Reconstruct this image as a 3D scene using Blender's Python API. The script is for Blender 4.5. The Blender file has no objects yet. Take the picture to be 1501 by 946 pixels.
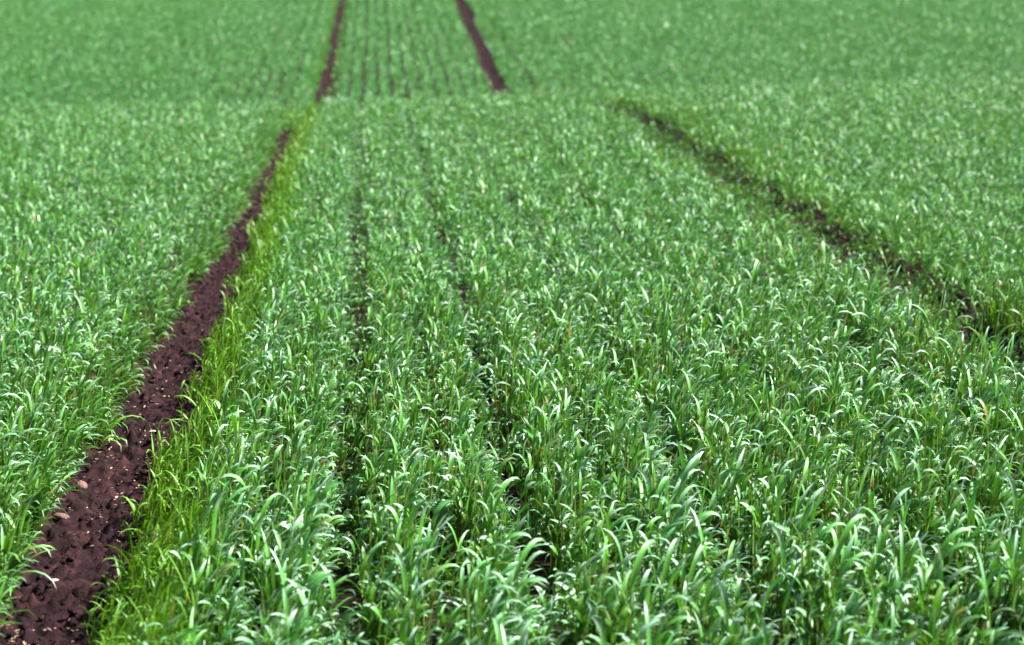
import bpy, math
import numpy as np
from mathutils import Vector, Matrix

R = np.random.RandomState(11)
sc = bpy.context.scene
COL = sc.collection
CAM_H = 0.93
F_PX = 2900.0                      # focal length in pixels of a 1501 px wide frame

# ------------------------------------------------------------------ terrain
KD = np.array([-60, -5, 0, 6, 9.3, 11, 12.5, 14, 16, 17.5, 19, 20.3, 26, 32, 45, 60, 80, 120, 420.])
KZ = np.array([0, 0, 0, 0, 0, -.015, -.058, -.17, -.38, -.44, -.37, -.295, .012, .32, 1.0, 1.7, 2.4, 2.9, 2.9])
_h = np.diff(KD); _s = np.diff(KZ) / _h
KM = np.zeros_like(KD)
for i in range(1, len(KD) - 1):
    KM[i] = (_s[i-1] * _h[i] + _s[i] * _h[i-1]) / (_h[i-1] + _h[i])

def profile(d):
    d = np.clip(d, KD[0], KD[-1])
    i = np.clip(np.searchsorted(KD, d, side='right') - 1, 0, len(KD) - 2)
    h = _h[i]; t = (d - KD[i]) / h
    return (KZ[i] * (2*t**3 - 3*t**2 + 1) + h * KM[i] * (t**3 - 2*t**2 + t)
            + KZ[i+1] * (-2*t**3 + 3*t**2) + h * KM[i+1] * (t**3 - t**2))

def smooth(a, b, x):
    t = np.clip((x - a) / (b - a), 0, 1)
    return t * t * (3 - 2 * t)

def _hash(ix, iy, seed):
    n = (ix.astype(np.int64) * 374761393 + iy.astype(np.int64) * 668265263 + seed * 1442695041) & 0x7fffffff
    n = (n ^ (n >> 13)) * 1274126177 & 0x7fffffff
    return ((n ^ (n >> 16)) & 0xffff) / 65535.0

def vnoise(x, y, seed=0):
    ix = np.floor(x); iy = np.floor(y); fx = x - ix; fy = y - iy
    fx = fx * fx * (3 - 2 * fx); fy = fy * fy * (3 - 2 * fy)
    a = _hash(ix, iy, seed); b = _hash(ix + 1, iy, seed)
    c = _hash(ix, iy + 1, seed); d = _hash(ix + 1, iy + 1, seed)
    return (a * (1 - fx) + b * fx) * (1 - fy) + (c * (1 - fx) + d * fx) * fy

def fbm(x, y, seed=0, octv=4):
    v = 0; a = .5; s = 0
    for k in range(octv):
        v = v + a * vnoise(x * 2**k, y * 2**k, seed + k); s += a; a *= .5
    return v / s

LT = (-.555, -.365)                # left wheel track, across the rows
RT = (1.258, 1.578)                 # right wheel track

def shift(d):                      # the drilling lines drift a little on the far slope
    return .085 * smooth(14, 34, d) * 1.1

def lt_left(d): return LT[0] + .060 * smooth(3, 8, d) - .025 * smooth(8.5, 11, d)

def rt_right(d): return RT[1] + .02 * smooth(4.5, 7, d) + .03 * smooth(9, 11, d) - .13 * smooth(12.5, 15, d) - .04 * smooth(22, 34, d)

def wiggle(d, seed):
    return (fbm(d * .9, d * 0 + 3.3, seed, 2) - .5) * .06 * smooth(9, 16, d) + (fbm(d * 4.0, d * 0 + 7.7, seed + 9, 2) - .5) * .035

def ground_z(x, d):
    u = x - shift(d)
    z = profile(d) + np.where(x > 0, .031, .022) * x * smooth(7, 13, d) * (1 - smooth(60, 120, d))
    for (a, b) in (LT, RT):
        z = z - .022 * smooth(a - .05, a + .03, u) * (1 - smooth(b - .03, b + .05, u))
    return z

# ------------------------------------------------------------------ helpers
def tag(o, label=None, cat=None, group=None, kind=None):
    if label: o['label'] = label
    if cat: o['category'] = cat
    if group: o['group'] = group
    if kind: o['kind'] = kind
    return o

def make_mesh(name, verts, quads, mats, colors=None, tris=None, mat_idx=None):
    me = bpy.data.meshes.new(name)
    nq = len(quads); nt = 0 if tris is None else len(tris)
    me.vertices.add(len(verts))
    me.vertices.foreach_set('co', np.ascontiguousarray(verts, dtype=np.float32).ravel())
    loops = quads.ravel() if nt == 0 else np.concatenate([quads.ravel(), tris.ravel()])
    me.loops.add(len(loops))
    me.loops.foreach_set('vertex_index', loops.astype(np.int32))
    me.polygons.add(nq + nt)
    st = np.arange(nq) * 4
    if nt: st = np.concatenate([st, nq * 4 + np.arange(nt) * 3])
    me.polygons.foreach_set('loop_start', st.astype(np.int32))
    me.polygons.foreach_set('use_smooth', np.ones(nq + nt, dtype=bool))
    for m in mats: me.materials.append(m)
    if mat_idx is not None:
        me.polygons.foreach_set('material_index', mat_idx.astype(np.int32))
    if colors is not None:
        at = me.color_attributes.new('tint', 'FLOAT_COLOR', 'POINT')
        c = np.ones((len(verts), 4), dtype=np.float32); c[:, :3] = colors
        at.data.foreach_set('color', c.ravel())
    me.update(calc_edges=True); me.validate()
    return me

def link(name, me, parent=None):
    o = bpy.data.objects.new(name, me); COL.objects.link(o)
    if parent: o.parent = parent
    return o

# ------------------------------------------------------------------ materials
def new_mat(name):
    m = bpy.data.materials.new(name); m.use_nodes = True
    m.node_tree.nodes.clear()
    return m, m.node_tree.nodes, m.node_tree.links

def leaf_material():
    m, N, L = new_mat('wheat_leaf')
    out = N.new('ShaderNodeOutputMaterial'); at = N.new('ShaderNodeAttribute'); at.attribute_name = 'tint'
    p = N.new('ShaderNodeBsdfPrincipled')
    p.inputs['Roughness'].default_value = .46
    p.inputs['Specular IOR Level'].default_value = .44
    tr = N.new('ShaderNodeBsdfTranslucent')
    hs = N.new('ShaderNodeMix'); hs.data_type = 'RGBA'; hs.blend_type = 'MULTIPLY'
    hs.inputs[0].default_value = 1; hs.inputs[7].default_value = (1.35, 1.25, .45, 1)
    mx = N.new('ShaderNodeMixShader'); mx.inputs[0].default_value = .22
    # fine veins along the blade and faint blotches
    tc = N.new('ShaderNodeTexCoord'); nz = N.new('ShaderNodeTexNoise'); nz.inputs['Scale'].default_value = 140
    nz.inputs['Detail'].default_value = 2
    mr = N.new('ShaderNodeMapRange'); mr.inputs[3].default_value = .82; mr.inputs[4].default_value = 1.18
    mu = N.new('ShaderNodeMix'); mu.data_type = 'RGBA'; mu.blend_type = 'MULTIPLY'; mu.inputs[0].default_value = 1
    L.new(tc.outputs['Object'], nz.inputs['Vector']); L.new(nz.outputs[0], mr.inputs[0])
    L.new(at.outputs['Color'], mu.inputs[6]); L.new(mr.outputs[0], mu.inputs[7])
    L.new(mu.outputs[2], p.inputs['Base Color']); L.new(mu.outputs[2], hs.inputs[6]); L.new(hs.outputs[2], tr.inputs['Color'])
    L.new(p.outputs[0], mx.inputs[1]); L.new(tr.outputs[0], mx.inputs[2]); L.new(mx.outputs[0], out.inputs[0])
    return m

def soil_material(name, cols, scale=1.0):
    m, N, L = new_mat(name)
    out = N.new('ShaderNodeOutputMaterial'); p = N.new('ShaderNodeBsdfPrincipled')
    p.inputs['Roughness'].default_value = .9; p.inputs['Specular IOR Level'].default_value = .1
    tc = N.new('ShaderNodeTexCoord')
    n1 = N.new('ShaderNodeTexNoise'); n1.inputs['Scale'].default_value = 22 * scale; n1.inputs['Detail'].default_value = 8; n1.inputs['Roughness'].default_value = .7
    r1 = N.new('ShaderNodeValToRGB')
    r1.color_ramp.elements[0].position = .3; r1.color_ramp.elements[0].color = (*cols[0], 1)
    r1.color_ramp.elements[1].position = .72; r1.color_ramp.elements[1].color = (*cols[2], 1)
    e = r1.color_ramp.elements.new(.5); e.color = (*cols[1], 1)
    n2 = N.new('ShaderNodeTexNoise'); n2.inputs['Scale'].default_value = 160 * scale; n2.inputs['Detail'].default_value = 4
    b = N.new('ShaderNodeBump'); b.inputs['Strength'].default_value = .8; b.inputs['Distance'].default_value = .004
    L.new(tc.outputs['Object'], n1.inputs['Vector']); L.new(tc.outputs['Object'], n2.inputs['Vector'])
    L.new(n1.outputs[0], r1.inputs[0]); L.new(r1.outputs[0], p.inputs['Base Color'])
    L.new(n2.outputs[0], b.inputs['Height']); L.new(b.outputs[0], p.inputs['Normal']); L.new(p.outputs[0], out.inputs[0])
    return m

def plain_material(name, c0, c1, scale, rough=.8):
    return soil_material(name, (c0, tuple((a + b) / 2 for a, b in zip(c0, c1)), c1), scale)

M_LEAF = leaf_material()
M_SOIL = soil_material('field_soil', ((.005, .004, .002), (.012, .009, .005), (.026, .017, .011)))
M_TRACK = soil_material('wheel_track_soil', ((.004, .0017, .0023), (.011, .0042, .0050), (.042, .0155, .0165)), 1.3)
M_CLOD = soil_material('clod_soil', ((.005, .0025, .0035), (.013, .0055, .007), (.045, .018, .020)), 2)
M_STRAW = plain_material('straw', (.16, .11, .07), (.48, .38, .28), 5)
M_STONE = plain_material('pale_stone', (.28, .22, .20), (.52, .45, .42), 2)
M_PINK = plain_material('reddish_stone', (.09, .045, .045), (.19, .11, .10), 2)

def far_ground_material():
    m, N, L = new_mat('distant_field'); 
    out = N.new('ShaderNodeOutputMaterial'); p = N.new('ShaderNodeBsdfPrincipled'); p.inputs['Roughness'].default_value = .8
    tc = N.new('ShaderNodeTexCoord'); n1 = N.new('ShaderNodeTexNoise'); n1.inputs['Scale'].default_value = 6; n1.inputs['Detail'].default_value = 8
    r1 = N.new('ShaderNodeValToRGB')
    r1.color_ramp.elements[0].position = .3; r1.color_ramp.elements[0].color = (.028, .085, .028, 1)
    r1.color_ramp.elements[1].position = .7; r1.color_ramp.elements[1].color = (.06, .15, .055, 1)
    L.new(tc.outputs['Object'], n1.inputs['Vector']); L.new(n1.outputs[0], r1.inputs[0]); L.new(r1.outputs[0], p.inputs['Base Color']); L.new(p.outputs[0], out.inputs[0])
    return m
M_FAR = far_ground_material()

# ------------------------------------------------------------------ ground and tracks
def grid_mesh(name, us, ds, zfun, mats, jit=None, idxfun=None):
    U, D = np.meshgrid(us, ds)
    X = U + shift(D)
    if jit is not None: X = X + jit(U, D)
    Z = zfun(X, D)
    V = np.stack([X, D, Z], -1).reshape(-1, 3)
    nu = len(us); nd = len(ds)
    i = (np.arange(nd - 1)[:, None] * nu + np.arange(nu - 1)[None, :]).ravel()
    Q = np.stack([i, i + 1, i + nu + 1, i + nu], -1)
    mi = None
    if idxfun is not None:
        c = V[Q].mean(1); mi = idxfun(c[:, 0], c[:, 1])
    return make_mesh(name, V, Q, mats, mat_idx=mi)

us = np.unique(np.concatenate([np.linspace(-400, -40, 12), np.linspace(-40, -2, 40), np.linspace(-2, -1, 12), np.linspace(-1, 2.2, 161), np.linspace(2.2, 4, 12), np.linspace(4, 40, 40), np.linspace(40, 400, 12)]).round(4))
ds = np.unique(np.concatenate([np.linspace(-50, 0, 12), np.linspace(0, 34, 240), np.linspace(34, 60, 60), np.linspace(60, 120, 20), np.linspace(120, 400, 14)]).round(4))

def on_crop(x, d):
    return ((d < 46) & (d > -6) & (np.abs(x - .075 * d) < .33 * np.abs(d) + 3.5))
g = link('ground', grid_mesh('ground', us, ds, ground_z, [M_SOIL, M_FAR], idxfun=lambda x, d: np.where(on_crop(x, d), 0, 1)))
tag(g, 'dark brown soil sheet rolling under the whole wheat field', 'ground', kind='structure')

def track(name, rng, d0, d1, label, seed):
    a, b = rng
    ds_ = [d0]
    while ds_[-1] < d1:
        ds_.append(ds_[-1] + max(.0035, .0014 * max(ds_[-1], 1) * (1 if ds_[-1] < 8 else 3)))
    us_ = np.linspace(a - .14, b + .15, 160)
    def zf(X, D):
        u = X - shift(D)
        n = (fbm(X * 60, D * 52, seed, 4) - .42) * .028 + (fbm(X * 9, D * 6, seed + 5, 2) - .5) * .016
        clod = np.clip(fbm(X * 60, D * 60, seed + 20, 2) - .52, 0, 1) * .035
        edge = smooth(a - .14, a - .10, u) * (1 - smooth(b + .11, b + .15, u))
        return ground_z(X, D) + .004 + (n + clod + .012) * edge - .012 * (1 - edge)
    o = link(name, grid_mesh(name, us_, np.array(ds_), zf, [M_TRACK]))
    return tag(o, label, 'soil track', kind='structure')
track('wheel_track', LT, 1.2, 46, 'bare purple-brown crumbly soil of the left wheel track', 3)
track('wheel_track', RT, 2.5, 46, 'bare brown soil of the right wheel track, mostly hidden by wheat', 8)

# ------------------------------------------------------------------ blades
def blades(base, az, th0, th1, pw, length, width, twist, c_base, c_tip, nseg, across, c_end=None):
    """base (N,3); az heading; th0/th1 angle from vertical at foot and added by the tip; returns V,Q,C"""
    n = len(base)
    s = np.linspace(0, 1, nseg + 1)[None, :]
    th = th0[:, None] + th1[:, None] * s ** pw[:, None]
    thm = .5 * (th[:, 1:] + th[:, :-1]); dl = length[:, None] / nseg
    r = np.concatenate([np.zeros((n, 1)), np.cumsum(np.sin(thm) * dl, 1)], 1)
    z = np.concatenate([np.zeros((n, 1)), np.cumsum(np.cos(thm) * dl, 1)], 1)
    ca = np.cos(az)[:, None]; sa = np.sin(az)[:, None]
    P = np.stack([base[:, 0:1] + r * ca, base[:, 1:2] + r * sa, base[:, 2:3] + z], -1)
    T = np.stack([np.sin(th) * ca, np.sin(th) * sa, np.cos(th)], -1)
    S = np.stack([-sa + 0 * th, ca + 0 * th, 0 * th], -1)
    Nn = np.cross(S, T)
    tw = twist[:, None] * s
    W = S * np.cos(tw)[..., None] + Nn * np.sin(tw)[..., None]
    NN = -S * np.sin(tw)[..., None] + Nn * np.cos(tw)[..., None]
    prof = np.minimum(1, .55 + s * 3.0) * (1 - s ** 2.6) ** .75 + .03
    w = .5 * width[:, None] * prof
    if across == 3:
        V = np.stack([P - W * w[..., None] - NN * (w * .25)[..., None], P + NN * (w * .1)[..., None], P + W * w[..., None] - NN * (w * .25)[..., None]], 2)
    else:
        V = np.stack([P - W * w[..., None], P + W * w[..., None]], 2)
    k = across
    C = c_base[:, None, :] + (c_tip - c_base)[:, None, :] * np.clip(s * 1.4 - .1, 0, 1)[..., None]
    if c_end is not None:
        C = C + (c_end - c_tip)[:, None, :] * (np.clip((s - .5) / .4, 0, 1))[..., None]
    C = np.repeat(C[:, :, None, :], k, 2)
    b0 = (np.arange(n) * (nseg + 1) * k)[:, None, None]
    i = b0 + (np.arange(nseg) * k)[None, :, None] + np.arange(k - 1)[None, None, :]
    Q = np.stack([i, i + 1, i + k + 1, i + k], -1).reshape(-1, 4)
    return V.reshape(-1, 3), Q, C.reshape(-1, 3)

def lerp(a, b, t): return a + (b - a) * t

def plant_blades(px, py, pz, hs, lean, verge, nseg, across, tillers, leaves, wscale=1.0, rnd=R, keep=1.0, stalks=True, lscale=1.0, mint=1.0):
    """all blades of many plants. hs height scale, lean = wind lean toward +x (per plant), verge 0..1 = thin yellow-green plants by the track.
    returns (leaf VQC, stalk VQC)"""
    n = len(px); m = n * tillers
    rp = np.repeat(np.arange(n), tillers)
    ta = rnd.uniform(0, 2 * np.pi, m); tr = rnd.uniform(.002, .024, m)
    H = hs[rp] * rnd.uniform(.75, 1.15, m)
    vg = verge[rp]
    tx = px[rp] + np.cos(ta) * tr; ty = py[rp] + np.sin(ta) * tr; tz = pz[rp] - .006
    st_az = np.where(rnd.rand(m) < .55, rnd.normal(0, .7, m), ta)
    st_th = np.abs(rnd.normal(.12, .12, m)) + .0 * ta
    st_az = np.where(lean[rp] > .25, rnd.normal(0, .5, m), st_az); st_th = st_th + .45 * np.clip(lean[rp], 0, 2) * rnd.uniform(.5, 1.2, m)
    sl = .118 * H * rnd.uniform(.55, 1.2, m) * (1 - .25 * np.clip(lean[rp], 0, 1))
    sdir = np.stack([np.sin(st_th) * np.cos(st_az), np.sin(st_th) * np.sin(st_az), np.cos(st_th)], -1)
    base = np.stack([tx, ty, tz], -1)
    # per plant colour: blue green to fresh green, yellow green on the verge
    ct = rnd.rand(n)[rp]
    blue = np.array([.036, .195, .050]); fresh = np.array([.056, .225, .010]); yel = np.array([.076, .205, .001])
    colT = lerp(blue[None], fresh[None], (ct[:, None] * .8)); colT = lerp(colT, yel[None], vg[:, None])
    sheath = lerp(np.array([.085, .175, .020])[None], np.array([.10, .10, .03])[None], (rnd.rand(m) * .6)[:, None])
    res = []
    # stalks: a two-ribbon pseudo stem
    sv = []
    if stalks:
        for ofs in (0, np.pi / 2):
            sv.append(blades(base, st_az, st_th, np.zeros(m), np.ones(m), sl * 1.15, np.full(m, .0055) * wscale, np.full(m, ofs) * 0 + .001, sheath, sheath, 2, 2) if ofs == 0 else
                      blades(base + 0, st_az + np.pi / 2, 0 * st_th + .02, np.zeros(m), np.ones(m), sl * 1.1, np.full(m, .005) * wscale, np.zeros(m), sheath, sheath, 2, 2))
    # leaves
    q = m * leaves
    rt = np.repeat(np.arange(m), leaves); k = np.tile(np.arange(leaves), m)
    f = .22 + .78 * (k + .6 + rnd.uniform(-.35, .35, q)) / leaves           # height on stem
    lb = base[rt] + sdir[rt] * (sl[rt] * f)[:, None]
    az = np.where(rnd.rand(q) < .62, rnd.normal(-.25, .65, q), rnd.uniform(0, 2 * np.pi, q))
    ln = lean[rp][rt]
    az = np.where((ln > .2) & (rnd.rand(q) < .85), rnd.normal(-.1, .55, q), az)
    th0 = np.abs(rnd.normal(.24, .19, q)) + (1 - f) * .35 + .35 * np.clip(ln, 0, 2)
    th1 = rnd.uniform(.4, 2.8, q) * (1.1 - .25 * f)
    pw = rnd.uniform(1.5, 4.2, q)
    Ln = rnd.uniform(.058, .108, q) * H[rt] * (rnd.uniform(.85, 1.35, n)[rp][rt]) * (1 + .6 * np.clip(ln, 0, 1) + .25 * vg[rt])
    Ln = Ln * lscale; Wd = rnd.uniform(.0060, .0102, q) * (1 - .45 * vg[rt]) * wscale
    tw = rnd.normal(0, .9, q)
    if mint > 1: colT = lerp(colT, np.array([.052, .250, .072])[None], .75 * (1 - vg[:, None]))
    shade = rnd.uniform(.78, 1.22, q)[:, None]
    c1 = colT[rt] * shade * (1 + .0 * f[:, None])
    c0 = lerp(c1, np.array([.085, .180, .003])[None] * shade, .55)
    bloom_glint = np.minimum(1, mint * rnd.rand(q) ** (1.1 if mint == 1 else 1.6))[:, None] * (1 - .95 * np.minimum(1, vg[rt] * 1.6))[:, None]      # waxy pallor plus sky glint, both painted into the tip colour
    c2 = lerp(c1, np.array([.44, .58, .50])[None], bloom_glint * .9)
    dead = rnd.rand(q) < .004; Ln = np.where(dead, Ln * .7, Ln)
    c1 = np.where(dead[:, None], np.array([.22, .15, .06])[None] * rnd.uniform(.6, 1.2, q)[:, None], c1)
    c2 = np.where(dead[:, None], c1, c2)
    low = (rnd.rand(q) < .03)
    c0 = np.where(low[:, None], np.array([.20, .10, .03])[None], c0)
    kp = rnd.rand(q) < keep
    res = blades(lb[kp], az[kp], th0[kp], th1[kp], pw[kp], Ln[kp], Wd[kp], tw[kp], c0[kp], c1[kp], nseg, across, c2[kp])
    return res, sv

def merge(parts):
    Vs, Qs, Cs = [], [], []; o = 0
    for v, q, c in parts:
        Vs.append(v); Qs.append(q + o); Cs.append(c); o += len(v)
    return np.concatenate(Vs), np.concatenate(Qs), np.concatenate(Cs)

# ------------------------------------------------------------------ camera (needed to know which plants show)
AZ = math.asin(218.5 / 2956); PT = math.asin(.1791)
fwd = Vector((math.sin(AZ) * math.cos(PT), math.cos(AZ) * math.cos(PT), -math.sin(PT)))
right = Vector((math.cos(AZ), -math.sin(AZ), 0)); up = right.cross(fwd)
cam = bpy.data.cameras.new('camera'); cam_o = bpy.data.objects.new('camera', cam); COL.objects.link(cam_o)
cam_o.matrix_world = Matrix(((right.x, up.x, -fwd.x, 0), (right.y, up.y, -fwd.y, 0), (right.z, up.z, -fwd.z, CAM_H), (0, 0, 0, 1)))
cam.sensor_width = 36; cam.lens = F_PX / 1501 * 36
cam.clip_start = .05; cam.clip_end = 2000
cam.dof.use_dof = True; cam.dof.focus_distance = 3.55; cam.dof.aperture_fstop = 6.0
sc.camera = cam_o

def project(x, y, z):
    p = np.stack([x, y, z - CAM_H], -1)
    d = p @ np.array(fwd); return 750.5 + F_PX * (p @ np.array(right)) / d, 473 - F_PX * (p @ np.array(up)) / d, d

def at_pixel(px, py):              # where the ray through a pixel of the photo meets the track soil
    d = fwd + right * ((px - 750.5) / F_PX) + up * ((473 - py) / F_PX)
    t = CAM_H / -d.z
    for _ in range(6):
        t = (CAM_H - float(ground_z(np.array([d.x * t]), np.array([d.y * t]))[0]) - .012) / -d.z
    return d.x * t, d.y * t

# ------------------------------------------------------------------ drilled rows
ROW = .138
U0 = -.435 + .21 * 1.9             # a furrow runs straight under the camera line
def row_phase(u):                  # 0 in the furrow, 1 on the drilled row; rows stand in slightly uneven pairs
    t = (u - U0) / ROW
    k = np.floor(t); f = t - k
    return k.astype(int), .5 - .5 * np.cos(2 * np.pi * f)
FURROW = {0: 1.0, 2: .8, -1: .0}
def half_width(d): return .27 * d * 1.12 + .7
PX, PY, PK, PV, PL, PH, LOD = [], [], [], [], [], [], []
def in_tracks(u):
    return ((u > LT[0] - .005) & (u < LT[1] + .02)) | ((u > RT[0] - .01) & (u < RT[1] + .005))
for lod, d0, d1, dens in ((0, 1.7, 4.9, 520), (1, 4.9, 14.2, 470), (2, 14.2, 40, 720)):
    wmax = half_width(d1) * 2
    cell = 1 / math.sqrt(dens)
    gx, gy = np.meshgrid(np.arange(-wmax / 2, wmax / 2, cell), np.arange(d0, d1, cell))
    n = gx.size
    y = np.clip(gy.ravel() + R.uniform(0, 1.1, n) * cell, d0, d1); x0 = gx.ravel() + R.uniform(0, 1.1, n) * cell
    ok = np.abs(x0) < half_width(y)
    y = y[ok]; uu = x0[ok] + .0753 * y; n = len(y)
    uw = uu + (fbm(uu * 1.5, y * .6, 31, 2) - .5) * .03
    k, ph = row_phase(uw)
    near_furrow = np.maximum(np.exp(-((uw - U0) / .042) ** 2), .85 * np.exp(-((uw - U0 - 2 * ROW) / .040) ** 2))
    gap = fbm(uu * 3, y * 2.2, 40, 3)
    base = (.50 + .50 * ph) if lod < 2 else (.05 + .95 * ph ** 1.5)
    p = base * (np.clip((gap - .15) * 6, .75, 1) if lod < 2 else 1) * (1 - (.0 if lod < 2 else .1) * near_furrow)
    a = uu - wiggle(y, 60); b = uu - wiggle(y, 90) + .10 * smooth(12.5, 16, y) * (1 - smooth(21, 32, y))
    ledge = np.exp(-np.clip(lt_left(y) - a, 0, 9) / .05) * (a < lt_left(y))
    p = np.maximum(p, .9 * (ledge > .2))
    ph = np.maximum(ph, ledge ** .5)
    redge = np.exp(-np.clip(np.maximum(RT[0] - b, b - rt_right(y)), 0, 9) / .12); ph = np.maximum(ph, redge)
    ok = (R.rand(n) < p) & ~((a > lt_left(y)) & (a < -.262)) & ~((b > RT[0]) & (b < rt_right(y)))
    y = y[ok]; okk = ok; uu = uu[ok]; k = k[ok]; ph = ph[ok]; nf = near_furrow[ok]; a = a[ok]
    PX.append(uu + shift(y)); PY.append(y); PK.append(k); LOD.append(np.full(len(y), lod))
    PV.append(np.zeros(len(y)))
    # plants just left of the left track hang over it
    PL.append((.55 + .15 * smooth(3.5, 6, y)) * np.exp(-np.clip(lt_left(y) - a, 0, 9) / .06) * (a < lt_left(y) + .02) * (1 - smooth(12, 15, y)))
    PH.append((.82 + .44 * fbm(uu * 2.2, y * 1.1, 5, 3) + R.normal(0, .05, len(y))) * ((.64 + .42 * ph) * np.maximum(.80 + .28 * (.5 - .5 * np.cos(np.pi * (uw[okk] - U0) / ROW)), 1.0 * np.maximum(redge, ledge)[okk]) if lod < 2 else (.66 + .34 * ph)) * (1 - .38 * nf) * (1 + .16 * redge[okk]))
# yellow-green thin plants on the right lip of the left track and sparse ones on the lip of the right track
for lod, d0, d1, dens in ((0, 1.7, 4.9, 700), (1, 4.9, 14.2, 560), (2, 14.2, 44, 160)):
    n = int((d1 - d0) * .125 * dens)
    y = R.uniform(d0, d1, n); w = R.rand(n)
    uu = -.372 - .022 * smooth(4, 8, y) + w * (.125 + .022 * smooth(4, 8, y)) + wiggle(y, 60)
    ok = R.rand(n) < np.clip(.30 + w * 2.2, 0, 1) * np.clip((fbm(uu * 8, y * 5, 77, 2) - .22) * 5, .25, 1)
    y = y[ok]; uu = uu[ok]; w = w[ok]
    PX.append(uu + shift(y)); PY.append(y); PK.append(np.full(len(y), 999)); LOD.append(np.full(len(y), lod))
    PV.append(np.clip(1.15 - w * .5, 0, 1) * (1 - .35 * smooth(11, 20, y)) * np.clip(.6 + 1.0 * fbm(uu * 6, y * 3, 71, 2), .7, 1)); PL.append(np.zeros(len(y)) ); PH.append(.60 + .30 * w + R.uniform(-.12, .12, len(y)))
for d0, d1, dens, lo, hi in ((2.5, 12.3, 900, RT[0] + .06, RT[1] + .03), (12.7, 15.5, 300, RT[0], RT[1] + .05), (11.5, 14.6, 330, LT[0], LT[1]), (14.6, 44, 110, LT[0] - .03, LT[0] + .085), (14.6, 40, 130, RT[0] - .06, RT[0] + .035), (14.6, 40, 130, RT[1] - .05, RT[1] + .04), (14.6, 44, 110, LT[1], LT[1] + .06)):
    n = int((d1 - d0) * (hi - lo) * dens)
    y = R.uniform(d0, d1, n); uu = R.uniform(lo, hi, n) + wiggle(y, 60)
    if lo > 0: uu = uu - .10 * smooth(12.5, 16, y) * (1 - smooth(21, 32, y)) - wiggle(y, 60) + wiggle(y, 90)
    PX.append(uu + shift(y)); PY.append(y); PK.append(np.full(n, 999)); LOD.append(np.full(n, 1 if d1 < 20 else 2))
    PV.append(np.full(n, .45 if d0 == 2.5 else .4)); PL.append(np.zeros(n)); PH.append(R.uniform(.5, .95, n) * (.44 if d0 == 2.5 else 1))  # seedlings in the right groove get dull tips, groove shade put into their tint
PX, PY, PK, PV, PL, PH, LOD = [np.concatenate(a) for a in (PX, PY, PK, PV, PL, PH, LOD)]
# plants standing on the left lip turn greener and yellower toward the soil
edge = np.exp(-np.clip(lt_left(PY) - (PX - shift(PY)), 0, 9) / .05) * ((PX - shift(PY)) < lt_left(PY) + .03)
PV = np.maximum(PV, edge * .55)
redge = np.exp(-np.clip(PX - shift(PY) - rt_right(PY), 0, 9) / .12) * ((PX - shift(PY)) > RT[1] - .03)
PV = np.maximum(PV, redge * .42)  # right groove wall: pale tips dropped, its shade painted into the leaf colour
PZ = ground_z(PX, PY)

# the 300 plants that show largest
ux, uy, ud = project(PX, PY, PZ + .13 * PH)
inview = (ux > -10) & (ux < 1511) & (uy < 950) & (uy > 0) & (ud > 0)
cand = np.where(inview)[0]; cand = cand[np.argsort(ud[cand])][:300]
single = np.zeros(len(PX), bool); single[cand] = True

parts = []; vparts = []
for lod, ns, ac, ti, le, ws, kp, stk in ((0, 6, 3, 7, 4, .82, .95, True), (1, 4, 2, 7, 4, .70, .95, False), (2, 2, 2, 4, 3, 1.0, .95, False)):
    for isv in (False, True):
        s = (LOD == lod) & ~single & ((PK == 999) == isv)
        if not s.any(): continue
        lf, sv = plant_blades(PX[s], PY[s], PZ[s], PH[s], PL[s], PV[s], ns, ac, ti, le, ws, R, kp, stk, (.60, .47, .48)[lod], (1.0, 1.0, 1.01)[lod])
        (vparts if isv else parts).extend([lf] + sv)
V, Q, C = merge(parts)
o = link('wheat_crop', make_mesh('wheat_crop', V, Q, [M_LEAF], C))
tag(o, 'dense mass of blue-green young wheat covering the field and the far slope', 'wheat crop', kind='stuff')
V, Q, C = merge(vparts)
o = link('grassy_verge', make_mesh('grassy_verge', V, Q, [M_LEAF], C))
tag(o, 'thin yellow-green grassy growth along the right lip of the left soil track', 'grass verge', kind='stuff')

# ---- prototypes and the individual plants
def proto(verge, lean, seed):
    r = np.random.RandomState(seed)
    z = np.zeros(1)
    lf, sv = plant_blades(z, z, z, np.ones(1), np.full(1, lean), np.full(1, verge), 8, 3, 7, 4, .90, r, 1.0, True, .63)
    root = bpy.data.objects.new('wheat_plant', None); COL.objects.link(root)
    root.empty_display_size = .03
    link('leaves', make_mesh('leaves', *lf[:2], [M_LEAF], lf[2]), root)
    v, q, c = merge(sv)
    link('stalks', make_mesh('stalks', v, q, [M_LEAF], c), root)
    return root
KINDS = {'main': (0, 0, 28), 'verge': (.85, 0, 16), 'lean': (.35, .45, 12)}
PRO = {k: [proto(v, l, 500 + 37 * i + len(k)) for i in range(n)] for k, (v, l, n) in KINDS.items()}
USED = set()
ORD = ['first', 'second', 'third', 'fourth', 'fifth', 'sixth', 'seventh', 'eighth', 'ninth', 'tenth', 'eleventh', 'twelfth', 'thirteenth', 'fourteenth']
row_rank = {}
for i in cand:
    if PK[i] != 999 and PX[i] > LT[1]: row_rank.setdefault(int(PK[i]), 0)
for r_, k_ in enumerate(sorted(row_rank)): row_rank[k_] = r_
def put(kind, i, label, group):
    lst = PRO[kind]; r = lst[R.randint(len(lst))]
    if r.name in USED:
        t = r.copy(); COL.objects.link(t)
        for ch in r.children:
            c = ch.copy(); COL.objects.link(c); c.parent = t
    else:
        t = r; USED.add(r.name)
    t.location = (PX[i], PY[i], PZ[i]); t.rotation_euler = (0, 0, R.normal(0, .45)); t.scale = (1, 1, 1)
    s = float(PH[i]); t.scale = (s * .5 + .5, s * .5 + .5, s)
    tag(t, label, 'wheat plant', group)
    return t
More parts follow.
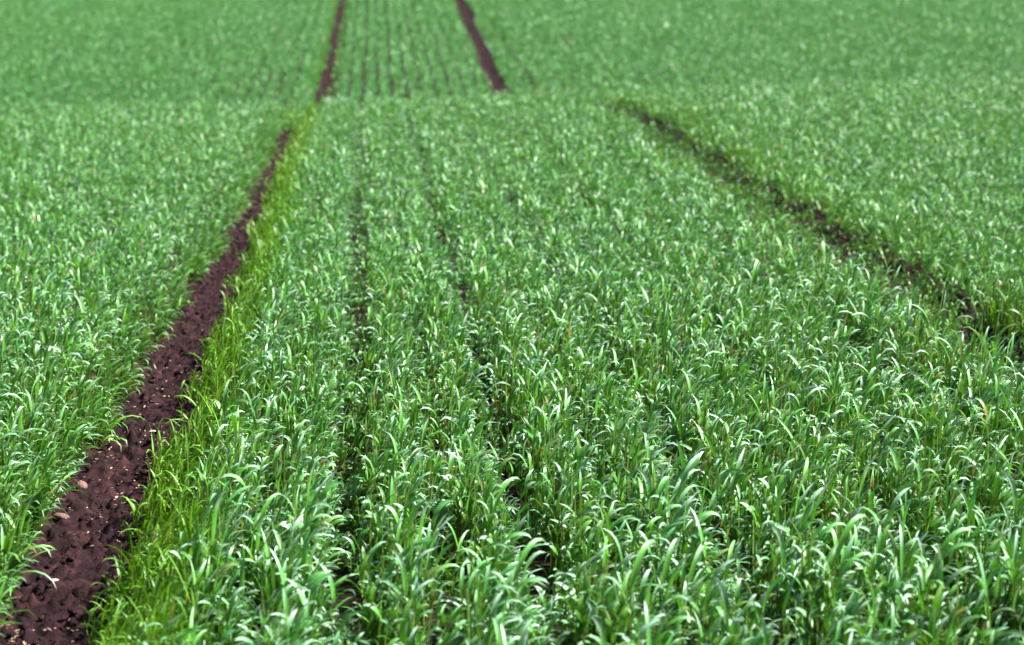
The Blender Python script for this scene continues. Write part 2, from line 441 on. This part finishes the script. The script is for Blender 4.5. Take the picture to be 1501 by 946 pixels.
for i in cand:
    if PK[i] == 999:
        put('verge', i, 'thin yellow-green wheat plant on the right lip of the left soil track', 'thin plants on the lip of the soil track')
    elif PX[i] < LT[1]:
        put('lean' if PL[i] > .2 else 'main', i, 'wheat plant leaning right over the bare soil from the bottom left corner', 'plants left of the soil track')
    else:
        r_ = row_rank[int(PK[i])]
        put('main', i, 'blue-green wheat plant in the %s row right of the soil track, nearest the viewer' % ORD[min(r_, 13)], 'plants in the %s row right of the soil track' % ORD[min(r_, 13)])
for k in PRO:                                            # prototypes that were never placed
    for r in PRO[k]:
        if r.name not in USED:
            for ch in list(r.children): bpy.data.objects.remove(ch)
            bpy.data.objects.remove(r)

# ------------------------------------------------------------------ clods, litter, stones on the soil
def ico(sub=1):
    import bmesh
    bm = bmesh.new(); bmesh.ops.create_icosphere(bm, subdivisions=sub, radius=1)
    v = np.array([x.co[:] for x in bm.verts]); f = np.array([[l.index for l in p.verts] for p in bm.faces]); bm.free()
    return v, f
IV, IF = ico(2)
def lump(seed, sx, sy, sz, rough=.35):
    n = 1 + rough * (fbm(IV[:, 0] * 1.7 + seed * 3.1 + 40, IV[:, 1] * 1.7 + IV[:, 2] * 1.3 + 60, seed, 3) - .5) * 2
    return IV * n[:, None] * np.array([sx, sy, sz])
def rotz(v, a):
    c, s = math.cos(a), math.sin(a); return np.stack([v[:, 0] * c - v[:, 1] * s, v[:, 0] * s + v[:, 1] * c, v[:, 2]], -1)
def track_z(x, d, rng, seed):
    n = (fbm(x * 60, d * 52, seed, 4) - .42) * .028 + (fbm(x * 9, d * 6, seed + 5, 2) - .5) * .016
    clod = np.clip(fbm(x * 60, d * 60, seed + 20, 2) - .52, 0, 1) * .035
    return ground_z(x, d) + .016 + n + clod
Vs, Fs, o_ = [], [], 0
lumps = [lump(s, 1, 1, .7, .95) for s in range(12)]
for rng, seed, cnt, dmax in ((LT, 3, 3000, 13), (RT, 8, 250, 9)):
    for _ in range(cnt):
        d = 1.9 + (dmax - 1.9) * R.rand() ** 1.6; x = R.uniform(rng[0] - .02, rng[1] + .02)
        s = .0016 + .0060 * R.rand() ** 5
        z = float(track_z(np.array([x]), np.array([d]), rng, seed)[0])
        v = rotz(lumps[R.randint(12)] * s, R.uniform(0, 6.3)) + np.array([x, d, z + s * .3])
        Vs.append(v); Fs.append(IF + o_); o_ += len(v)
me = make_mesh('soil_clods', np.concatenate(Vs), np.zeros((0, 4), int), [M_CLOD], tris=np.concatenate(Fs))
tag(link('soil_clods', me), 'loose dark crumbs and clods strewn over the bare soil tracks', 'soil clods', kind='stuff')

n = 2400
d = 1.9 + 9 * R.rand(n) ** 1.7; x = R.uniform(LT[0] - .02, LT[1] + .03, n)
kq = fbm(x * 9, d * 6, 66, 3) + R.normal(0, .05, n) > .56; d = d[kq]; x = x[kq]; n = len(d)
z = track_z(x, d, LT, 3) + .004
th0 = R.uniform(1.25, 1.65, n)
ln = R.uniform(.003, .011, n) * np.where(R.rand(n) < .08, 3, 1); wd = R.uniform(.0012, .0035, n)
one = np.ones((n, 3))
V, Q, C = blades(np.stack([x, d, z], -1), R.uniform(0, 6.3, n), th0, R.uniform(-.3, .6, n), np.ones(n), ln, wd, R.normal(0, .6, n), one, one, 3, 3)
tag(link('straw_litter', make_mesh('straw_litter', V, Q, [M_STRAW])), 'pale straw bits and chaff scattered on the left soil track', 'straw litter', kind='stuff')

STONES = [
    (80, 860, .0075, .006, .0050, M_STONE, 'small whitish angular stone on the bare soil near the bottom left corner'),
    (90, 772, .016, .008, .0060, M_PINK, 'flat pinkish brown stone at the left edge of the bare soil track'),
    (119, 721, .013, .012, .0110, M_PINK, 'rounded reddish stone on the soil where the leaning wheat begins'),
    (172, 842, .010, .006, .0045, M_STONE, 'pale elongated stone beside the yellow-green plants at the right edge of the soil'),
    (223, 639, .008, .006, .0050, M_STONE, 'cream stone on the dark soil at the right lip, highest up the track'),
    (163, 645, .006, .005, .0040, M_STONE, 'tiny white stone close to the left wheat where the soil track narrows'),
    (172, 729, .007, .005, .0045, M_STONE, 'small off-white stone in the middle of the soil track, above the pinkish stone'),
]
for j, (px, py, a, b, c, m, lab) in enumerate(STONES):
    x, d = at_pixel(px, py); z = float(track_z(np.array([x]), np.array([d]), LT, 3)[0])
    v = rotz(lump(30 + j, a, b, c, .45), R.uniform(-.4, .4))
    o = link('stone', make_mesh('stone', v, np.zeros((0, 4), int), [m], tris=IF))
    o.location = (x, d, z + c * .15)
    tag(o, lab, 'stone', 'stones on the soil track')

# ------------------------------------------------------------------ light
EL, ROT = 47, 96                       # degrees; sun azimuth measured clockwise from +Y
w = bpy.data.worlds.new('World'); sc.world = w; w.use_nodes = True
N = w.node_tree.nodes; L = w.node_tree.links
sky = N.new('ShaderNodeTexSky'); sky.sky_type = 'NISHITA'; sky.sun_disc = False; sky.dust_density = 3.5; sky.air_density = .8
sky.sun_elevation = math.radians(EL); sky.sun_rotation = math.radians(ROT)
bg = N['Background']; bg.inputs['Strength'].default_value = .065; L.new(sky.outputs[0], bg.inputs[0])
sun = bpy.data.lights.new('sun', 'SUN'); sun.energy = 4.9; sun.angle = math.radians(2.5); sun.color = (1, .97, .92)
so = bpy.data.objects.new('sun', sun); COL.objects.link(so)
e, r = math.radians(EL), math.radians(ROT)
sd = Vector((math.sin(r) * math.cos(e), math.cos(r) * math.cos(e), math.sin(e)))
so.rotation_euler = sd.to_track_quat('Z', 'Y').to_euler()
vs = sc.view_settings; sc.display_settings.display_device = 'sRGB'
vs.view_transform = 'Standard'; vs.look = 'None'; vs.exposure = 2.0; vs.gamma = 1; vs.use_curve_mapping = False
cy = sc.cycles
cy.max_bounces = 5; cy.transparent_max_bounces = 4; cy.use_denoising = True
